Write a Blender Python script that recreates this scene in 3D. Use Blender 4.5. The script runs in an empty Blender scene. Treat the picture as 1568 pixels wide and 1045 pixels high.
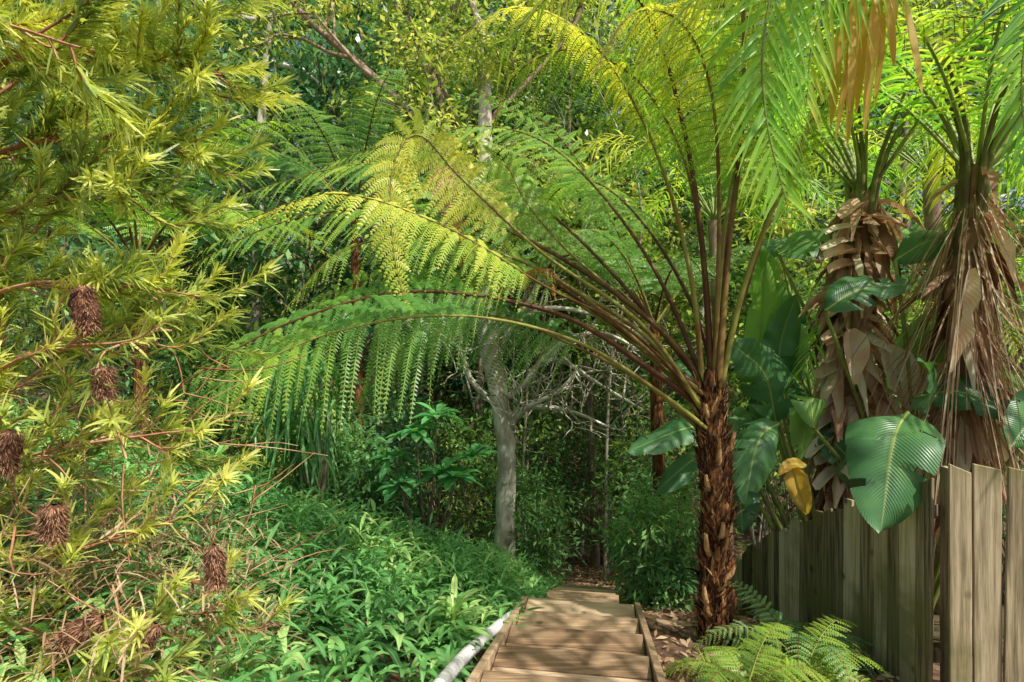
import bpy, math, numpy as np
from mathutils import Vector
R=np.random.RandomState(11)
sc=bpy.context.scene
def nrm(a):
    a=np.asarray(a,float); return a/(np.linalg.norm(a,axis=-1,keepdims=True)+1e-9)
def U(a,b,n=None): return R.uniform(a,b,n)
Z=np.array([0,0,1.])
# ------------------------------------------------------------------ mesh builder
class MB:
    def __init__(s): s.V=[];s.F=[];s.M=[];s.C=[];s.T=[];s.n=0
    def add(s,V,F,m=0,c=.5,uv=None):
        V=np.asarray(V,float).reshape(-1,3); F=np.asarray(F,int).reshape(-1,4)
        s.V.append(V); s.F.append(F+s.n); s.M.append(np.full(len(F),m))
        s.C.append(np.broadcast_to(np.asarray(c,float),(len(V),)).copy())
        s.T.append(np.zeros((len(V),2)) if uv is None else np.asarray(uv,float).reshape(-1,2)); s.n+=len(V)
    def build(s,name,mats,smooth=True,parent=None,bevel=0):
        V=np.concatenate(s.V);F=np.concatenate(s.F);M=np.concatenate(s.M);C=np.concatenate(s.C);T=np.concatenate(s.T)
        me=bpy.data.meshes.new(name)
        me.vertices.add(len(V)); me.vertices.foreach_set('co',V.astype(np.float32).ravel())
        me.loops.add(F.size); me.loops.foreach_set('vertex_index',F.astype(np.int32).ravel())
        me.polygons.add(len(F)); me.polygons.foreach_set('loop_start',(np.arange(len(F))*4).astype(np.int32))
        me.polygons.foreach_set('loop_total',np.full(len(F),4,np.int32))
        me.polygons.foreach_set('material_index',M.astype(np.int32))
        me.polygons.foreach_set('use_smooth',np.full(len(F),smooth))
        a=me.attributes.new('rnd','FLOAT','POINT'); a.data.foreach_set('value',C.astype(np.float32))
        uvl=me.uv_layers.new(name='UVMap'); uvl.data.foreach_set('uv',T[F.ravel()].astype(np.float32).ravel())
        me.update(calc_edges=True)
        for m in mats: me.materials.append(m)
        ob=bpy.data.objects.new(name,me); sc.collection.objects.link(ob)
        if parent: ob.parent=parent
        if bevel:
            b=ob.modifiers.new('b','BEVEL'); b.width=bevel; b.segments=1; b.limit_method='ANGLE'
        return ob
def gridF(r,c):
    i=np.arange(r-1)[:,None]*c+np.arange(c-1)[None]; i=i.ravel()
    return np.stack([i,i+1,i+c+1,i+c],1)
def bc(x,N): return np.broadcast_to(np.asarray(x,float),(N,))
def strips(mb,B,D,Up,L,W,drp=0.,prof=(.2,1,.1),cols=2,fold=.15,m=0,c=.5):
    B=np.asarray(B,float).reshape(-1,3);N=len(B)
    if N==0: return
    D=nrm(np.broadcast_to(D,(N,3)));Up=np.broadcast_to(Up,(N,3));L=bc(L,N);W=bc(W,N);drp=bc(drp,N)
    S=nrm(np.cross(D,Up));Un=np.cross(S,D)
    prof=np.array(prof,float);n=len(prof);t=np.linspace(0,1,n)
    P=B[:,None]+D[:,None]*(L[:,None]*t)[...,None]; P[...,2]-=(drp*L)[:,None]*t**2
    lat=np.linspace(-1,1,cols)
    wd=W[:,None,None]*.5*prof[None,:,None]
    V=P[:,:,None]+S[:,None,None]*(wd*lat)[...,None]+Un[:,None,None]*(wd*2*fold*np.abs(lat))[...,None]
    k=n*cols
    F=(gridF(n,cols)[None]+(np.arange(N)*k)[:,None,None]).reshape(-1,4)
    uv=np.zeros((N,n,cols,2));uv[...,0]=t[None,:,None];uv[...,1]=(lat*.5+.5)
    mb.add(V,F,m,np.repeat(bc(c,N),k),uv)
def diamonds(mb,B,D,Up,L,W,m=0,c=.5):
    N=len(B);D=nrm(D);S=nrm(np.cross(D,np.broadcast_to(Up,(N,3))));L=bc(L,N)[:,None];W=bc(W,N)[:,None]
    Un=np.cross(S,D)
    V=np.stack([B,B+D*L*.5+S*W*.5+Un*W*.12,B+D*L-Un*L*.1,B+D*L*.5-S*W*.5+Un*W*.12],1)
    mb.add(V,(np.arange(4)[None]+(np.arange(N)*4)[:,None]),m,np.repeat(bc(c,N),4))
def path(pts,n=40):
    p=np.array(pts,float)
    if len(p)==2: q=p[0]+(p[1]-p[0])*np.linspace(0,1,n)[:,None]; return q
    a=np.vstack([2*p[0]-p[1],p,2*p[-1]-p[-2]]);o=[]
    for i in range(1,len(a)-2):
        t=np.linspace(0,1,16,endpoint=False)[:,None]
        o.append(.5*((2*a[i])+(-a[i-1]+a[i+1])*t+(2*a[i-1]-5*a[i]+4*a[i+1]-a[i+2])*t*t+(-a[i-1]+3*a[i]-3*a[i+1]+a[i+2])*t**3))
    o.append(p[-1:]);o=np.vstack(o)
    d=np.r_[0,np.cumsum(np.linalg.norm(np.diff(o,axis=0),axis=1))]
    s=np.linspace(0,d[-1],n)
    return np.stack([np.interp(s,d,o[:,j]) for j in range(3)],1)
def tang(q): return nrm(np.gradient(q,axis=0))
def tube(mb,q,r,k=7,m=0,c=.5,bump=0):
    q=np.asarray(q,float);n=len(q);T=tang(q);r=np.interp(np.linspace(0,1,n),np.linspace(0,1,len(np.atleast_1d(r))),np.atleast_1d(r))
    ref=np.array([.93,.3,.2]) if abs(T[:,2]).mean()>.5 else np.array([.1,.15,1.])
    A=nrm(np.cross(T,ref));Bn=np.cross(T,A)
    a=np.linspace(0,2*np.pi,k+1)
    rr=r[:,None]*(1+bump*R.randn(n,k+1)); rr[:,-1]=rr[:,0]
    V=q[:,None]+(A[:,None]*np.cos(a)[None,:,None]+Bn[:,None]*np.sin(a)[None,:,None])*rr[...,None]
    ln=np.r_[0,np.cumsum(np.linalg.norm(np.diff(q,axis=0),axis=1))]
    uv=np.zeros((n,k+1,2));uv[...,0]=a/(2*np.pi);uv[...,1]=ln[:,None]
    mb.add(V,gridF(n,k+1),m,c,uv)
def box(mb,c0,ax,ay,az,m=0,c=.5):
    c0=np.array(c0,float);V=[]
    for z in(-1,1):
        for y in(-1,1):
            for x in(-1,1): V.append(c0+np.array(ax)*x/2+np.array(ay)*y/2+np.array(az)*z/2)
    mb.add(V,[[0,2,3,1],[4,5,7,6],[0,1,5,4],[2,6,7,3],[0,4,6,2],[1,3,7,5]],m,c)
# ------------------------------------------------------------------ materials
def mk(name):
    m=bpy.data.materials.new(name);m.use_nodes=True;nt=m.node_tree;nt.nodes.clear();return m,nt,nt.nodes,nt.links
def ramp(N,cols,pos=None):
    r=N.new('ShaderNodeValToRGB');e=r.color_ramp.elements
    pos=pos or np.linspace(0,1,len(cols))
    while len(e)<len(cols): e.new(.5)
    for i,cc in enumerate(cols): e[i].position=pos[i];e[i].color=(*cc,1)
    return r
def leaf_mat(name,cols,tr=.35,rough=.42,spec=.4,midrib=0,veins=0,nscale=2.,pos=None,trc=(1.4,1.4,.7),G=1.7,vb=.25,ds=.04,simple=False):
    o_=[]
    for c in cols:
        c=[min(.75,v*G) for v in c];lu=.3*c[0]+.6*c[1]+.1*c[2];o_.append(tuple(v*(1-ds)+lu*ds for v in c))
    cols=o_
    m,nt,N,Lk=mk(name);at=N.new('ShaderNodeAttribute');at.attribute_name='rnd'
    rp=ramp(N,cols,pos);col=rp.outputs[0]
    tc=N.new('ShaderNodeTexCoord')
    if simple: Lk.new(at.outputs['Fac'],rp.inputs[0])
    else:
        no=N.new('ShaderNodeTexNoise');no.inputs['Scale'].default_value=nscale;no.inputs['Detail'].default_value=2
        Lk.new(tc.outputs['Object'],no.inputs['Vector'])
        ma=N.new('ShaderNodeMath');ma.operation='MULTIPLY_ADD';ma.inputs[1].default_value=.8;ma.inputs[2].default_value=-.4;Lk.new(no.outputs['Fac'],ma.inputs[0])
        ad=N.new('ShaderNodeMath');ad.operation='ADD';ad.use_clamp=True;Lk.new(at.outputs['Fac'],ad.inputs[0]);Lk.new(ma.outputs[0],ad.inputs[1])
        Lk.new(ad.outputs[0],rp.inputs[0])
    nrmout=None
    if midrib or veins:
        sp=N.new('ShaderNodeSeparateXYZ');Lk.new(tc.outputs['UV'],sp.inputs[0])
        s=N.new('ShaderNodeMath');s.operation='SUBTRACT';s.inputs[1].default_value=.5;Lk.new(sp.outputs[1],s.inputs[0])
        ab=N.new('ShaderNodeMath');ab.operation='ABSOLUTE';Lk.new(s.outputs[0],ab.inputs[0])
        if midrib:
            mr=N.new('ShaderNodeMapRange');mr.inputs[1].default_value=0;mr.inputs[2].default_value=midrib;mr.inputs[3].default_value=1;mr.inputs[4].default_value=0;Lk.new(ab.outputs[0],mr.inputs[0])
            mx=N.new('ShaderNodeMixRGB');mx.inputs[2].default_value=(.34,.42,.14,1);Lk.new(mr.outputs[0],mx.inputs[0]);Lk.new(col,mx.inputs[1]);col=mx.outputs[0]
        if veins:
            v=N.new('ShaderNodeMath');v.operation='MULTIPLY_ADD';v.inputs[1].default_value=-.35;Lk.new(ab.outputs[0],v.inputs[0]);Lk.new(sp.outputs[0],v.inputs[2])
            sn=N.new('ShaderNodeMath');sn.operation='MULTIPLY';sn.inputs[1].default_value=veins;Lk.new(v.outputs[0],sn.inputs[0])
            si=N.new('ShaderNodeMath');si.operation='SINE';Lk.new(sn.outputs[0],si.inputs[0])
            bp=N.new('ShaderNodeBump');bp.inputs['Strength'].default_value=vb;bp.inputs['Distance'].default_value=.003;Lk.new(si.outputs[0],bp.inputs['Height']);nrmout=bp.outputs[0]
    if simple:
        df=N.new('ShaderNodeBsdfDiffuse');Lk.new(col,df.inputs[0]);gl=N.new('ShaderNodeBsdfGlossy');gl.inputs['Roughness'].default_value=rough;gl.inputs[0].default_value=(.6,.6,.6,1)
        lw=N.new('ShaderNodeFresnel');lw.inputs[0].default_value=1.28
        m1=N.new('ShaderNodeMixShader');Lk.new(lw.outputs[0],m1.inputs[0]);Lk.new(df.outputs[0],m1.inputs[1]);Lk.new(gl.outputs[0],m1.inputs[2]);base=m1.outputs[0]
    else:
        pb=N.new('ShaderNodeBsdfPrincipled')
        if nrmout: Lk.new(nrmout,pb.inputs['Normal'])
        Lk.new(col,pb.inputs['Base Color']);pb.inputs['Roughness'].default_value=rough;pb.inputs['Specular IOR Level'].default_value=spec;base=pb.outputs[0]
    t=N.new('ShaderNodeBsdfTranslucent');mu=N.new('ShaderNodeMixRGB');mu.blend_type='MULTIPLY';mu.inputs[0].default_value=1;mu.inputs[2].default_value=(*trc,1)
    Lk.new(col,mu.inputs[1]);Lk.new(mu.outputs[0],t.inputs[0])
    mx=N.new('ShaderNodeMixShader');mx.inputs[0].default_value=tr;Lk.new(base,mx.inputs[1]);Lk.new(t.outputs[0],mx.inputs[2])
    o=N.new('ShaderNodeOutputMaterial');Lk.new(mx.outputs[0],o.inputs[0]);return m
def solid_mat(name,cols,scale=(8,8,8),rough=.85,bump=.4,dist=.02,pos=None,spec=.3,usernd=.3,detail=6,coord='Object',moss=None,knots=0):
    m,nt,N,Lk=mk(name);tc=N.new('ShaderNodeTexCoord');mp=N.new('ShaderNodeMapping');mp.inputs['Scale'].default_value=scale
    Lk.new(tc.outputs[coord],mp.inputs[0]);no=N.new('ShaderNodeTexNoise');no.inputs['Scale'].default_value=1;no.inputs['Detail'].default_value=detail;no.inputs['Roughness'].default_value=.65;Lk.new(mp.outputs[0],no.inputs['Vector'])
    at=N.new('ShaderNodeAttribute');at.attribute_name='rnd'
    ma=N.new('ShaderNodeMath');ma.operation='MULTIPLY_ADD';ma.inputs[1].default_value=usernd;ma.inputs[2].default_value=-usernd/2;Lk.new(at.outputs['Fac'],ma.inputs[0])
    ad=N.new('ShaderNodeMath');ad.operation='ADD';Lk.new(no.outputs['Fac'],ad.inputs[0]);Lk.new(ma.outputs[0],ad.inputs[1])
    rp=ramp(N,cols,pos or list(np.linspace(.3,.7,len(cols))));Lk.new(ad.outputs[0],rp.inputs[0]);col=rp.outputs[0]
    if moss:
        n2=N.new('ShaderNodeTexNoise');n2.inputs['Scale'].default_value=moss[1];n2.inputs['Detail'].default_value=5;Lk.new(tc.outputs['Object'],n2.inputs['Vector'])
        mr=N.new('ShaderNodeMapRange');mr.inputs[1].default_value=.46;mr.inputs[2].default_value=.66;mr.inputs[4].default_value=.8;Lk.new(n2.outputs['Fac'],mr.inputs[0])
        mx=N.new('ShaderNodeMixRGB');mx.inputs[2].default_value=(*moss[0],1);Lk.new(mr.outputs[0],mx.inputs[0]);Lk.new(col,mx.inputs[1]);col=mx.outputs[0]
    if knots:
        vo=N.new('ShaderNodeTexVoronoi');vo.inputs['Scale'].default_value=knots;Lk.new(tc.outputs['Object'],vo.inputs['Vector'])
        mr=N.new('ShaderNodeMapRange');mr.inputs[1].default_value=.06;mr.inputs[2].default_value=.13;mr.inputs[3].default_value=.8;mr.inputs[4].default_value=0;Lk.new(vo.outputs['Distance'],mr.inputs[0])
        mx=N.new('ShaderNodeMixRGB');mx.inputs[2].default_value=(cols[0][0]*.7,cols[0][1]*.7,cols[0][2]*.7,1);Lk.new(mr.outputs[0],mx.inputs[0]);Lk.new(col,mx.inputs[1]);col=mx.outputs[0]
    pb=N.new('ShaderNodeBsdfPrincipled');Lk.new(col,pb.inputs['Base Color']);pb.inputs['Roughness'].default_value=rough;pb.inputs['Specular IOR Level'].default_value=spec
    bp=N.new('ShaderNodeBump');bp.inputs['Strength'].default_value=bump;bp.inputs['Distance'].default_value=dist;Lk.new(no.outputs['Fac'],bp.inputs['Height']);Lk.new(bp.outputs[0],pb.inputs['Normal'])
    o=N.new('ShaderNodeOutputMaterial');Lk.new(pb.outputs[0],o.inputs[0]);return m
M_fern=leaf_mat('fern_leaf',[(.03,.10,.02),(.075,.19,.03),(.19,.30,.03),(.42,.44,.05)],tr=.48,rough=.36,spec=.45,nscale=1.2,G=2.0)
M_fernb=leaf_mat('fern_bluegreen',[(.03,.10,.045),(.07,.18,.07),(.17,.28,.10)],tr=.4,rough=.38,spec=.5,G=2.0)
M_fernbrown=leaf_mat('fern_dead',[(.20,.08,.03),(.36,.18,.05)],tr=.3)
M_palm=leaf_mat('palm_leaf',[(.02,.08,.015),(.07,.20,.02),(.19,.35,.03),(.38,.45,.05)],tr=.52,rough=.32,spec=.5,G=2.0)
M_gold=leaf_mat('golden_leaf',[(.66,.38,.05),(.75,.54,.09)],tr=.45,rough=.45,veins=160,G=1)
M_paddle=leaf_mat('paddle_leaf',[(.022,.08,.03),(.05,.14,.045),(.14,.28,.045)],tr=.3,rough=.36,spec=.55,midrib=.03,veins=260,G=1.75,vb=.35,nscale=5)
M_ground=leaf_mat('ginger_leaf',[(.022,.08,.025),(.05,.17,.045),(.10,.27,.07),(.32,.43,.14)],tr=.3,rough=.38,spec=.45,midrib=.1,nscale=1.3,G=1.8)
M_bank=leaf_mat('banksia_leaf',[(.05,.09,.03),(.14,.19,.045),(.28,.31,.06),(.55,.50,.10)],tr=.45,rough=.4,spec=.5,nscale=2.5,G=2.2)
M_dry=leaf_mat('dry_needles',[(.14,.075,.04),(.32,.20,.11),(.50,.37,.23)],tr=.25,rough=.7,G=1.3)
M_bgA=leaf_mat('forest_leaf_dark',[(.010,.035,.010),(.035,.095,.025),(.10,.19,.04),(.28,.36,.07)],tr=.38,rough=.34,G=1.95,simple=True)
M_bgB=leaf_mat('forest_leaf_blue',[(.010,.045,.026),(.035,.11,.05),(.09,.20,.08),(.20,.32,.11)],tr=.35,rough=.34,G=1.95,simple=True)
M_bgC=leaf_mat('forest_leaf_olive',[(.03,.055,.015),(.09,.15,.03),(.22,.29,.05),(.48,.50,.10)],tr=.45,rough=.33,G=1.9,simple=True)
M_shrub=leaf_mat('shrub_leaf',[(.02,.06,.025),(.055,.145,.045),(.14,.26,.08)],tr=.3,rough=.36,G=2.0,simple=True)
M_frang=leaf_mat('frangipani_leaf',[(.03,.13,.05),(.055,.20,.07),(.09,.30,.09)],tr=.35,rough=.35,midrib=.08,G=1.8)
M_dead=leaf_mat('dead_leaf_sheath',[(.10,.05,.028),(.28,.165,.095),(.52,.36,.24),(.70,.55,.40)],tr=.22,rough=.75,spec=.2,veins=120,nscale=5,trc=(1.3,1,.7),G=1.3,vb=.25)
M_stem=solid_mat('green_stem',[(.10,.07,.03),(.16,.19,.05),(.28,.36,.09)],scale=(6,6,3),rough=.45,bump=.1,usernd=.6)
M_petiole=solid_mat('fern_petiole',[(.10,.04,.015),(.21,.13,.035),(.28,.29,.06)],scale=(5,5,3),rough=.5,bump=.2,usernd=.7,dist=.005)
M_twig=solid_mat('red_twig',[(.20,.075,.035),(.42,.20,.10),(.55,.38,.22)],scale=(10,10,10),rough=.7,bump=.2)
M_barkp=solid_mat('pale_bark',[(.17,.14,.10),(.50,.44,.36),(.78,.73,.64)],scale=(9,9,3.5),rough=.9,bump=.6,moss=((.27,.24,.15),2.5))
M_barkd=solid_mat('dark_bark',[(.08,.06,.045),(.20,.155,.11),(.34,.28,.21)],scale=(9,9,3),rough=.9,bump=.6)
M_barkb=solid_mat('brown_bark',[(.12,.075,.055),(.30,.20,.145),(.48,.37,.28)],scale=(7,7,4),rough=.9,bump=.6)
M_ftrunk=solid_mat('fern_trunk_fibre',[(.02,.009,.005),(.10,.04,.015),(.32,.13,.04),(.62,.38,.17)],scale=(40,40,9),rough=.95,bump=1,dist=.03,usernd=.5)
M_fence=solid_mat('weathered_fence_timber',[(.10,.08,.045),(.32,.26,.15),(.54,.45,.27),(.72,.63,.45)],scale=(46,46,2.0),rough=.9,bump=.6,dist=.008,usernd=.55,pos=[.22,.40,.56,.76],moss=((.17,.17,.055),2.2),knots=3.2)
M_step=solid_mat('timber_step',[(.22,.135,.075),(.46,.31,.18),(.66,.49,.32)],scale=(3,42,42),rough=.75,bump=.35,dist=.004,usernd=.45,knots=4,moss=((.33,.23,.14),3))
M_soil=solid_mat('leaf_litter_soil',[(.05,.03,.018),(.16,.09,.055),(.30,.20,.12)],scale=(7,7,7),rough=.95,bump=.8,dist=.05,moss=((.04,.07,.02),.35))
M_pipe=solid_mat('white_plastic',[(.45,.45,.42),(.78,.78,.76)],scale=(9,9,9),rough=.5,bump=.1)
M_cone=solid_mat('banksia_cone',[(.08,.033,.02),(.26,.12,.06),(.50,.30,.17)],scale=(50,50,50),rough=.9,bump=.6,usernd=.6)
# ------------------------------------------------------------------ terrain
PY=[-10,1,2,3,4.74,7,10,15,22,32,50,80,150]
PZ=[-1.2,-1.45,-1.62,-1.85,-2.3,-3.2,-4.35,-5.8,-6.6,-5.5,-1,8,20]
def xc(y): return np.interp(y,[0,2,3,4.74,7,10,15,25],[.0,.15,.30,.57,.93,1.35,2.0,4])
def gz(x,y):
    x=np.asarray(x,float);y=np.asarray(y,float)
    z=np.interp(y,PY,PZ);d=x-xc(y)
    fade=np.interp(y,[7.5,12],[1,.15])
    dl=np.maximum(-d-.5,0)
    z=z+np.minimum(dl*.36,1.7)*fade*np.interp(y,[1,3,7],[.55,.8,1])
    z=z-np.minimum(np.maximum(d-.6,0)*.08,.3)*np.interp(y,[7,10],[1,0])
    z=z+.05*np.sin(x*2.1+y)*np.sin(y*1.7)*np.clip(np.abs(d)-.5,0,1)
    z=z+np.interp(np.abs(x),[10,40,120],[0,3,14])
    return z
g=MB();t=np.linspace(-1,1,161);xs=np.sign(t)*(np.abs(t)**2.4)*150
ys=np.linspace(0,1,200)**2*158-8
X,Y=np.meshgrid(xs,ys);g.add(np.stack([X,Y,gz(X,Y)],-1),gridF(200,161));g.build('ground',[M_soil])
l=MB();n=6000;y=U(2,14,n);x=xc(y)+U(-.3,2.2,n);k=~((y<7.3)&(np.abs(x-xc(y))<.44));x=x[k];y=y[k];n=len(x);B=np.stack([x,y,gz(x,y)+.015],1)
D=np.stack([R.randn(n),R.randn(n),R.randn(n)*.2],1)
strips(l,B,D,Z+R.randn(n,3)*.3,U(.04,.11,n),U(.015,.035,n),.1,c=U(0,1,n))
n=45;y=U(2.4,4.6,n);B=np.stack([xc(y)+U(-.38,.38,n),y,np.interp(y,PY,PZ)+.05],1)
strips(l,B,R.randn(n,3)*[1,1,.05],Z,U(.03,.06,n),U(.01,.02,n),0,c=U(.2,1,n))
l.build('leaf_litter',[M_dry])
# ------------------------------------------------------------------ steps
def flight(y0,y1,n,w,name,string=True):
    s=MB()
    a=np.array([xc(y0),y0,np.interp(y0,PY,PZ)]);b=np.array([xc(y1),y1,np.interp(y1,PY,PZ)])
    f=(b-a);fh=nrm(np.array([f[0],f[1],0]));sd=np.array([fh[1],-fh[0],0]);run=np.linalg.norm(f[:2])/n;drop=-f[2]/n
    for i in range(n):
        c0=a+fh*run*(i+.5);z=a[2]-drop*i+.03
        for k in range(2):
            box(s,[c0[0]+fh[0]*run*(k-.5)*.5,c0[1]+fh[1]*run*(k-.5)*.5,z-.0225+U(-.004,.004)],sd*(w-.012+(0 if string else U(-.05,.05)))+fh*U(-.006,.006),fh*(run*.5-.012),Z*.045,0,U(0,1))
        e=a+fh*(run*(i+1)-.03)
        box(s,[e[0],e[1],z-.045-drop*.5-.004],sd*(w-.014),fh*.04,Z*(drop+.02),0,U(0,1))
    if string:
        for sg in(-1,1):
            mid=(a+b)/2+sd*sg*(w/2+.024);dn=nrm(f);up=np.cross(sd,dn);up=up*np.sign(up[2])
            box(s,mid+Z*(.035),sd*.045,f*1.02,up*.22,0,.75 if sg<0 else .4)
    return s.build(name,[M_step],False,bevel=.004)
flight(1.95,4.72,6,.88,'timber_steps')
flight(4.95,7.2,6,.66,'timber_steps',False)
s=MB()
a=np.array((1.14,4.5,-2.27));b=np.array((2.15,4.4,-2.36));box(s,(a+b)/2,b-a,[.0,.06,0],Z*.12,0,.5)
s.build('timber_garden_edging',[M_step],False,bevel=.004)
p=MB();q=path([(-.35,2.6,-1.60),(-.26,3.1,-1.72),(-.15,3.6,-1.86),(-.05,4.05,-1.99),(.04,4.4,-2.1)],160)
tube(p,q,.034*(1+.12*np.sin(np.arange(160)*1.6)),12);p.build('white_drainage_pipe',[M_pipe])
# ------------------------------------------------------------------ fence
fm=MB()
def ftop(y): return np.interp(y,[2.4,3.2,3.81,5.5,6.4,8],[-.55,-.68,-1.0,-1.83,-2.41,-3.3])
def board(c0,ax,ay,up,c,notch):
    box(fm,c0,ax,ay,up,0,c)
    V=fm.V[-1];along_y=np.linalg.norm(ay)>np.linalg.norm(ax)
    V[[4,5,6,7],2]+=np.array([notch[0],notch[0],notch[1],notch[1]]) if along_y else np.array([notch[0],notch[1],notch[0],notch[1]])
y=3.26
while y<7.2:
    w=U(.10,.155);x=2.41+(y-3.2)*.04
    top=ftop(y+w/2)+U(-.05,.04);bot=gz(x,y)-.15
    up=np.array([U(-.008,.008),U(-.012,.012),1])*(top-bot)
    c0=np.array([x+U(-.008,.008),y+w/2,(top+bot)/2]);board(c0,[.02,0,0],[U(-.014,.014),w,0],up,U(0,1),(U(0,.03),U(-.07,.0)));y+=w+U(.002,.009)
d=nrm(np.array([1,-.3,0]));s0=0.
while s0<1.9:
    w=U(.10,.145);cx=2.44+d[0]*(s0+w/2);cy=3.17+d[1]*(s0+w/2)
    top=-.68+U(-.035,.03);bot=-2.4
    board([cx,cy+U(-.01,.01),(top+bot)/2],d*w,[.006,.02,0],np.array([U(-.03,.03),0,1])*(top-bot),U(0,1),(U(-.03,.02),U(-.03,.02)));s0+=w+U(.002,.01)
for h in(.25,1.1):
    a=np.array([2.48,3.3,ftop(3.3)-h]);b=np.array([2.62,7.1,ftop(7.1)-h]);c=np.array([2.55,5.3,ftop(5.3)-h])
    for u,v in((a,c),(c,b)): box(fm,(u+v)/2,v-u,[.04,0,0],Z*.07,0,.3)
for y in(3.3,5.3,7.1): box(fm,[2.55+.03*(y-3.3),y,ftop(y)-.75],[.08,0,0],[0,.08,0],Z*1.5,0,.4)
fm.build('timber_paling_fence',[M_fence],False,bevel=.003)
# ------------------------------------------------------------------ fern fronds
def side_of(q,S=None):
    if S is not None: return nrm(np.array(S,float))
    H=q[-1]-q[0];H[2]=0;return nrm(np.cross(nrm(H),Z))
def frond(mb,pts,r0=.022,bs=.4,pl=.5,npn=38,pul=.046,droop=.35,col=.4,S=None,mleaf=0,mst=1,psp=.0145,tipc=.2,wd=.011):
    q=path(pts,90);T=tang(q);Sd=side_of(q,S)
    tube(mb,q,[r0,r0*.75,r0*.5,r0*.3,.003],7,mst,.45+U(-.3,.3))
    BB=[];DD=[];UU=[];LL=[];CC=[];mB=[];mD=[];mL=[];mU=[];mDr=[]
    for i in range(npn):
        u=i/(npn-1);s=bs+(1-bs)*u;k=s*89;j=int(min(k,88));P=q[j]+(q[j+1]-q[j])*(k-j);t=T[j];Sp=nrm(Sd-t*(Sd@t));Nn=np.cross(Sp,t)
        L0=pl*min(1,.45+u*4)*max(.1,(1-u)**.6)
        for sg in(-1,1):
            if U(0,1)<.03: continue
            L=L0*U(.82,1.1);dr=droop*U(.5,1.5)
            d=nrm(Sp*sg+t*(.25+.35*u+U(-.08,.08))+Nn*U(-.14,.16));n=max(4,int(L/psp));s2=(np.arange(n)+.5)/n
            Nl=nrm(Nn+Sp*U(-.35,.35)+t*U(-.2,.2))
            Q=P+d*(L*s2)[:,None];Q[:,2]-=dr*L*s2**2
            tn=nrm(np.tile(d*L,(n,1))-np.stack([0*s2,0*s2,2*dr*L*s2],1))
            pe=nrm(np.cross(Nl,tn))
            pr=pul*np.minimum(1,.6+s2*2)*np.maximum(.15,(1-s2)**.5)*min(1,.4+L/pl)
            cc=col+U(-.14,.14)+tipc*u
            for sg2 in(-1,1):
                BB.append(Q);DD.append(pe*sg2+tn*.4-Z*U(.0,.3)+R.randn(n,3)*.08);UU.append(np.tile(Nl,(n,1)));LL.append(pr*U(.85,1.1,n));CC.append(cc+R.randn(n)*.04)
            mB.append(P);mD.append(d);mL.append(L);mU.append(Nn);mDr.append(dr)
    strips(mb,np.vstack(BB),np.vstack(DD),np.vstack(UU),np.concatenate(LL),wd,.15,(.9,1,.25),2,0,mleaf,np.clip(np.concatenate(CC),0,1))
    strips(mb,mB,np.array(mD),np.array(mU),mL,.006,mDr,(1,1,1,.8,.3),2,0,mst,.9)
tf=MB();C=(1.43,4,-.35)
q=path([(1.46,4.05,-2.35),(1.42,4,-1.7),(1.44,4,-1.0),(1.40,4,-.55),(1.41,4,-.2)],60)
tube(tf,q,[.12,.09,.08,.09,.11,.10,.05],16,2,.4,bump=.09)
n=1900;k=R.randint(0,56,n);a=U(0,6.28,n);rad=np.interp(k,[0,20,45,59],[.11,.08,.10,.08])
out=np.stack([np.cos(a),np.sin(a),0*a],1);B=q[k]+out*rad[:,None]*.95+R.randn(n,3)*.01
strips(tf,B,out*U(.05,.6,n)[:,None]+Z+R.randn(n,3)*.25,out,U(.05,.16,n),U(.006,.022,n),U(-.1,.3,n),(1,.8,.2),3,.3,2,U(0,1,n))
for i in range(34):
    kk=R.randint(6,52);a=U(0,6.28);o=np.array([math.cos(a),math.sin(a),0]);b=q[kk]+o*.078
    tube(tf,[b,b+o*.04+Z*.05,b+o*.06+Z*U(.1,.17)],[.024,.02,.012],6,2,U(.3,1))
def fp(l): return [(C[0]+U(-.06,.06),4+U(-.06,.06),-.6+U(-.1,.2))]+l
def rl(a): a=math.radians(a);return (0,-math.cos(a),-math.sin(a))
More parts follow.
